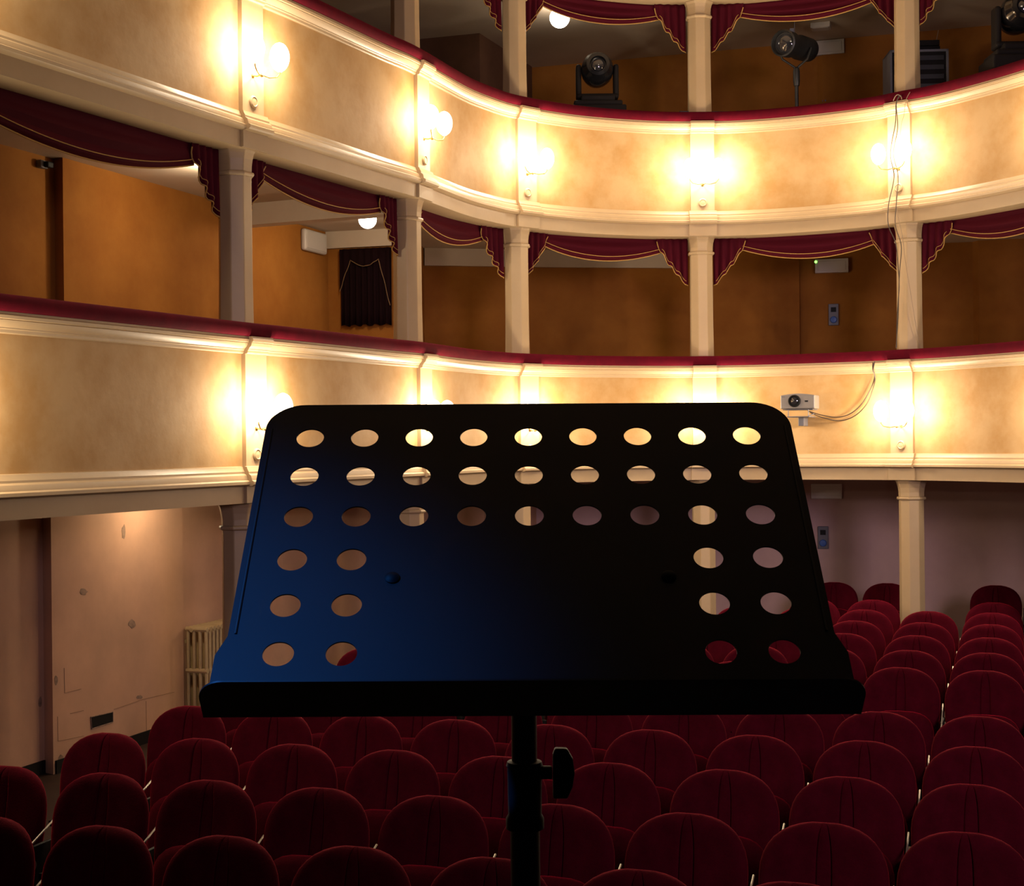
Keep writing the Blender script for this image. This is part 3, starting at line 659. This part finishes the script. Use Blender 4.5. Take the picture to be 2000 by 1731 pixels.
# ------------------------------------------------------------------ wall fixtures
def plate_frame(origin, nrm):
    """matrix whose local -y points along nrm out of the wall"""
    n = Vector((nrm[0], nrm[1], 0)).normalized(); x = Vector((-n.y, n.x, 0))
    return math.atan2(x.y, x.x)
def wall_hit(x, y, path, eps=0.0):
    """point where the ray of photo pixel (x, y) meets a plan wall path, and the wall normal facing the camera"""
    r = ((x-1000) - ROLL*(y-865.5))/F; best = None
    for (ax, ay), (bx, by) in zip(path, path[1:]):
        den = (bx-ax) - r*(by-ay)
        if abs(den) < 1e-9: continue
        t = (r*ay - ax)/den
        if 0 <= t <= 1:
            d_ = ay + t*(by-ay)
            if d_ > 0 and (best is None or d_ < best[0]):
                tx, ty = bx-ax, by-ay; l = math.hypot(tx, ty); best = (d_, (ty/l, -tx/l))
    d_, n_ = best; p = at(x, y, d_); return Vector((p.x + n_[0]*eps, p.y + n_[1]*eps, p.z)), n_, d_
def yaw(n_): return math.atan2(n_[1], n_[0]) + PI/2
bt = [back(0.30), back(9.0)]
tier1_path = tier1
tier2_path = [(-1.15, 17.83), (-0.33, 17.56), (0.30, 19.20), back(3.7), back(9)]
ground_path = side_g + [back(0.31), back(9.0)]
def emergency(x0, x1, y0, y1, path, label, th=0.08, led=False, louvre=False, name='emergency_light', cat='emergency light', rnd=0.02):
    p, n_, d_ = wall_hit((x0+x1)/2, (y0+y1)/2, path)
    r0, _, da = wall_hit(x0, (y0+y1)/2, path); r1, _, db = wall_hit(x1, (y0+y1)/2, path)
    W = math.hypot(r1.x-r0.x, r1.y-r0.y); Hh = (y1-y0)*d_/F
    root = empty(name, p, yaw(n_), label, cat)
    m = MB(); m.box(-W/2, W/2, -th, 0, -Hh/2, Hh/2); m.build('housing', M_vent if louvre else M_white, root, bevel=rnd, seg=3)
    if louvre:
        for k in range(4):
            z = -Hh/2 + Hh*(k+1)/5; m = MB(); m.box(-W/2+.02, W/2-.02, -th-.012, -th+.002, z-.006, z+.006); m.build('slat', M_vent, root)
    else:
        m = MB(); m.box(-W/2+.03, W/2-.03, -th-.006, -th+.002, -Hh/2+.025, Hh/2-.025); m.build('diffuser', M_white, root, bevel=0.004)
    if led:
        m = MB(); m.lathe([(0.016, 0), (0.014, 0.008), (0.004, 0.012)], 12, Matrix.Translation((-W/2+.01, -th, Hh/2-.03)) @ Matrix.Rotation(PI/2, 4, 'X')); m.build('green_indicator', M_led, root)
    return root
emergency(1592, 1657, 507, 534, tier1_path, 'white emergency light box with green indicator on the lower tier back wall', led=True, rnd=0.006)
emergency(587, 630, 452, 494, tier1_path, 'white rounded wall box beside the small doorway in the lower tier', th=0.06, rnd=0.025)
emergency(1594, 1650, 81, 109, tier2_path, 'pale emergency light box behind the followspot in the upper tier', rnd=0.006)
emergency(1585, 1645, 945, 974, ground_path, 'white louvred wall vent under the lower balcony beside the stand', th=0.05, louvre=True, name='wall_vent', cat='vent', rnd=0.005)
# ceiling fixture in the upper tier
p = at(1603, 31, 17.3); p.z = Zk(868)
r_ = empty('ceiling_fixture', p, -TH, 'pale box fixture on the upper tier ceiling above the followspot', 'ceiling light'); m = MB(); m.box(-.11, .11, -.08, .08, -.06, 0); m.build('housing', M_white, r_, bevel=.006)
m = MB(); m.box(-.09, .09, -.065, .065, -.066, -.058); m.build('diffuser', M_white, r_)
def socket(x, y, h_px, path, label):
    p, n_, d_ = wall_hit(x, y, path); Hh = h_px*d_/F; W = Hh*0.46
    root = empty('wall_socket', p, yaw(n_), label, 'socket', 'wall sockets')
    m = MB(); m.box(-W/2, W/2, -0.03, 0, -Hh/2, Hh/2); m.build('plate', M_sock, root, bevel=0.006)
    m = MB(); m.box(-W*.26, W*.26, -0.036, -0.028, Hh*.12, Hh*.34); m.build('switch', M_plas, root)
    m = MB(); m.lathe([(W*.34, 0), (W*.34, .02), (W*.28, .028), (W*.1, .03)], 18, Matrix.Translation((0, -.028, -Hh*.24)) @ Matrix.Rotation(PI/2, 4, 'X')); m.build('blue_outlet', M_blue, root, smooth=True)
socket(1628, 615, 42, tier1_path, 'grey and blue wall socket in the lower tier bay right of middle')
socket(1608, 1050, 44, ground_path, 'grey and blue wall socket under the lower balcony beside the stand')
socket(1612, 190, 36, tier2_path, 'dark wall socket in the upper tier bay behind the followspot')
# small camera on the far left box wall
p, n_, d_ = wall_hit(78, 322, tier1_path)
cm = empty('sensor', p, yaw(n_), 'small dark sensor on the lower tier wall at the left edge', 'sensor')
m = MB(); m.box(-0.05, 0.04, -0.05, 0, -0.03, 0.03); m.build('housing', M_sock, cm, bevel=0.01)
m = MB(); m.box(-0.02, 0.05, -0.09, -0.045, -0.025, 0.02); m.build('head', M_plas, cm, bevel=0.01)

# curtained doorway on the partition wall
p0, n_, d0 = wall_hit(670, 560, tier1_path); p1, _, d1 = wall_hit(768, 560, tier1_path)
W = math.hypot(p1.x-p0.x, p1.y-p0.y); zt = at(715, 487, (d0+d1)/2).z; zb = at(715, 636, (d0+d1)/2).z
cur = empty('door_curtain', ((p0.x+p1.x)/2, (p0.y+p1.y)/2, zb), yaw(n_), 'dark curtain with a draped valance over the small lower tier doorway', 'curtain')
Hc = zt-zb
m = MB(); m.grid(61, 6, lambda i, j: Vector((-W/2 + W*i/60, -0.05 + 0.016*math.sin(i*0.9), 0.01*math.sin(i*.5)*(1-j/5) + Hc*j/5))); m.build('curtain', M_drape2, cur, smooth=True, solid=0.006)
def vb(t): return 0.10 + 0.06*math.sin(PI*min(1, max(0, (t-.22)/.56))) + (0.28*(1-t/.22) if t < .22 else 0) + (0.42*((t-.78)/.22) if t > .78 else 0)
fnv = lambda i, j: Vector((-W/2 + W*i/40, -0.085 + 0.01*math.sin(i*1.1), Hc - vb(i/40)*j/5*1.15))
m = MB(); m.grid(41, 6, fnv); vl = m.build('valance', M_drape2, cur, smooth=True, solid=0.006)
m = MB(); m.tube([fnv(i, 5) + Vector((0, -.006, 0)) for i in range(41)], 0.0045, 6); m.build('gold_fringe', M_gold2, vl, smooth=True)

# ------------------------------------------------------------------ things on the left ground-floor wall
# radiator
g0, ng, dg_ = wall_hit(366, 1290, ground_path)
ztop = at(366, 1219, dg_).z
rd = empty('radiator', (g0.x + ng[0]*0.03 - 0.047, g0.y + ng[1]*0.03 - 0.13, 0.12), yaw(ng), 'old cream column radiator on the left wall, half hidden by the music stand', 'radiator')
Hr = ztop-0.12
tdir = 1
for k in range(12):
    m = MB(); x = 0.03+0.06*k
    for yy in (-0.225, -0.165, -0.105, -0.045):
        m.tube([(x, yy, 0.03), (x, yy, Hr-0.03)], 0.015, 8)
    for z in (0.03, Hr*0.5, Hr-0.03): m.tube([(x, -0.24, z), (x, -0.03, z)], 0.022, 8)
    m.build('radiator_section', M_rad, rd, smooth=True)
m = MB(); 
for z in (0.035, Hr-0.035): m.tube([(0.0, -0.095, z), (0.75, -0.095, z)], 0.018, 8)
m.box(0.05, 0.08, -0.03, 0, Hr*.8, Hr*.84); m.box(0.6, 0.63, -0.03, 0, Hr*.8, Hr*.84)
for x in (0.06, 0.66): m.box(x-.02, x+.02, -0.12, -0.06, -0.12, 0.02)
m.build('pipes_and_feet', M_rad, rd, smooth=True)
# recessed dark vent in the wall
def wall_patch(poly, path, name, label, cat, m_, th=0.006, kind=None):
    pts = []; 
    for x, y in poly:
        p, n_, d_ = wall_hit(x, y, path); pts.append((p, n_))
    m = MB(); n = len(pts)
    m.v = [tuple(p + Vector((q[0]*th, q[1]*th, 0))) for p, q in pts] + [tuple(p - Vector((q[0]*.004, q[1]*.004, 0))) for p, q in pts]
    m.f = [tuple(range(n)), tuple(range(2*n-1, n-1, -1))] + [(i, (i+1) % n, n+(i+1) % n, n+i) for i in range(n)]
    o = m.build(name, m_); tag(o, label, cat, None, kind); return o
vg = wall_patch([(176, 1401), (219, 1391), (219, 1411), (178, 1424)], ground_path, 'wall_vent', 'small dark rectangular opening low on the left wall', 'vent', M_dark, 0.004)
m = MB(); fr = [wall_hit(x, y, ground_path)[0] + Vector((ng[0]*.006, ng[1]*.006, 0)) for x, y in ((176, 1401), (219, 1391), (219, 1411), (178, 1424), (176, 1401))]
m.tube(fr, 0.004, 6); m.build('frame', M_chip, vg)
def blob(cx, cy, rx, ry, seed, label):
    random.seed(seed)
    poly = [(cx + rx*(0.7+0.4*random.random())*math.cos(2*PI*k/11), cy + ry*(0.7+0.4*random.random())*math.sin(2*PI*k/11)) for k in range(11)]
    tag(wall_patch(poly, ground_path, 'plaster_chip', label, 'wall damage', M_chip, 0.0025), group='plaster chips in the left wall')
blob(258, 1219, 8, 9, 1, 'grey chip in the plaster at the middle of the left wall')
blob(163, 1156, 8, 7, 2, 'small plaster chip on the left wall below the balcony, near the pilaster edge')
blob(272, 1362, 6, 4, 5, 'small plaster chip on the left wall above the hairline crack')
blob(109, 1329, 3.5, 10, 6, 'narrow plaster chip beside the left wall pilaster edge')
blob(78, 1372, 4, 12, 8, 'dark narrow chip left of the pilaster edge, low down')
blob(241, 1040, 4, 16, 9, 'vertical plaster scar high on the left wall under the balcony')
blob(119, 1487, 8, 12, 11, 'worn plaster at the foot of the left wall beside the edge')
def scratch(pts, label):
    P = [wall_hit(x, y, ground_path)[0] + Vector((ng[0]*.001, ng[1]*.001, 0)) for x, y in pts]
    m = MB(); m.tube(P, 0.0022, 5); tag(m.build('plaster_crack', M_crack), label, 'wall crack', 'cracks in the left wall')
scratch([(125, 1305), (126, 1354), (158, 1346)], 'L-shaped crack outlining a patch on the left wall')
scratch([(137, 1394), (163, 1388)], 'short dark crack left of the small wall opening')
scratch([(112, 1400), (113, 1448), (163, 1438)], 'L-shaped crack low on the left wall near the floor')
scratch([(222, 1386), (280, 1366), (340, 1352)], 'long rising hairline crack right of the small wall opening')
scratch([(285, 1370), (286, 1442)], 'vertical hairline crack above the third visible seat')
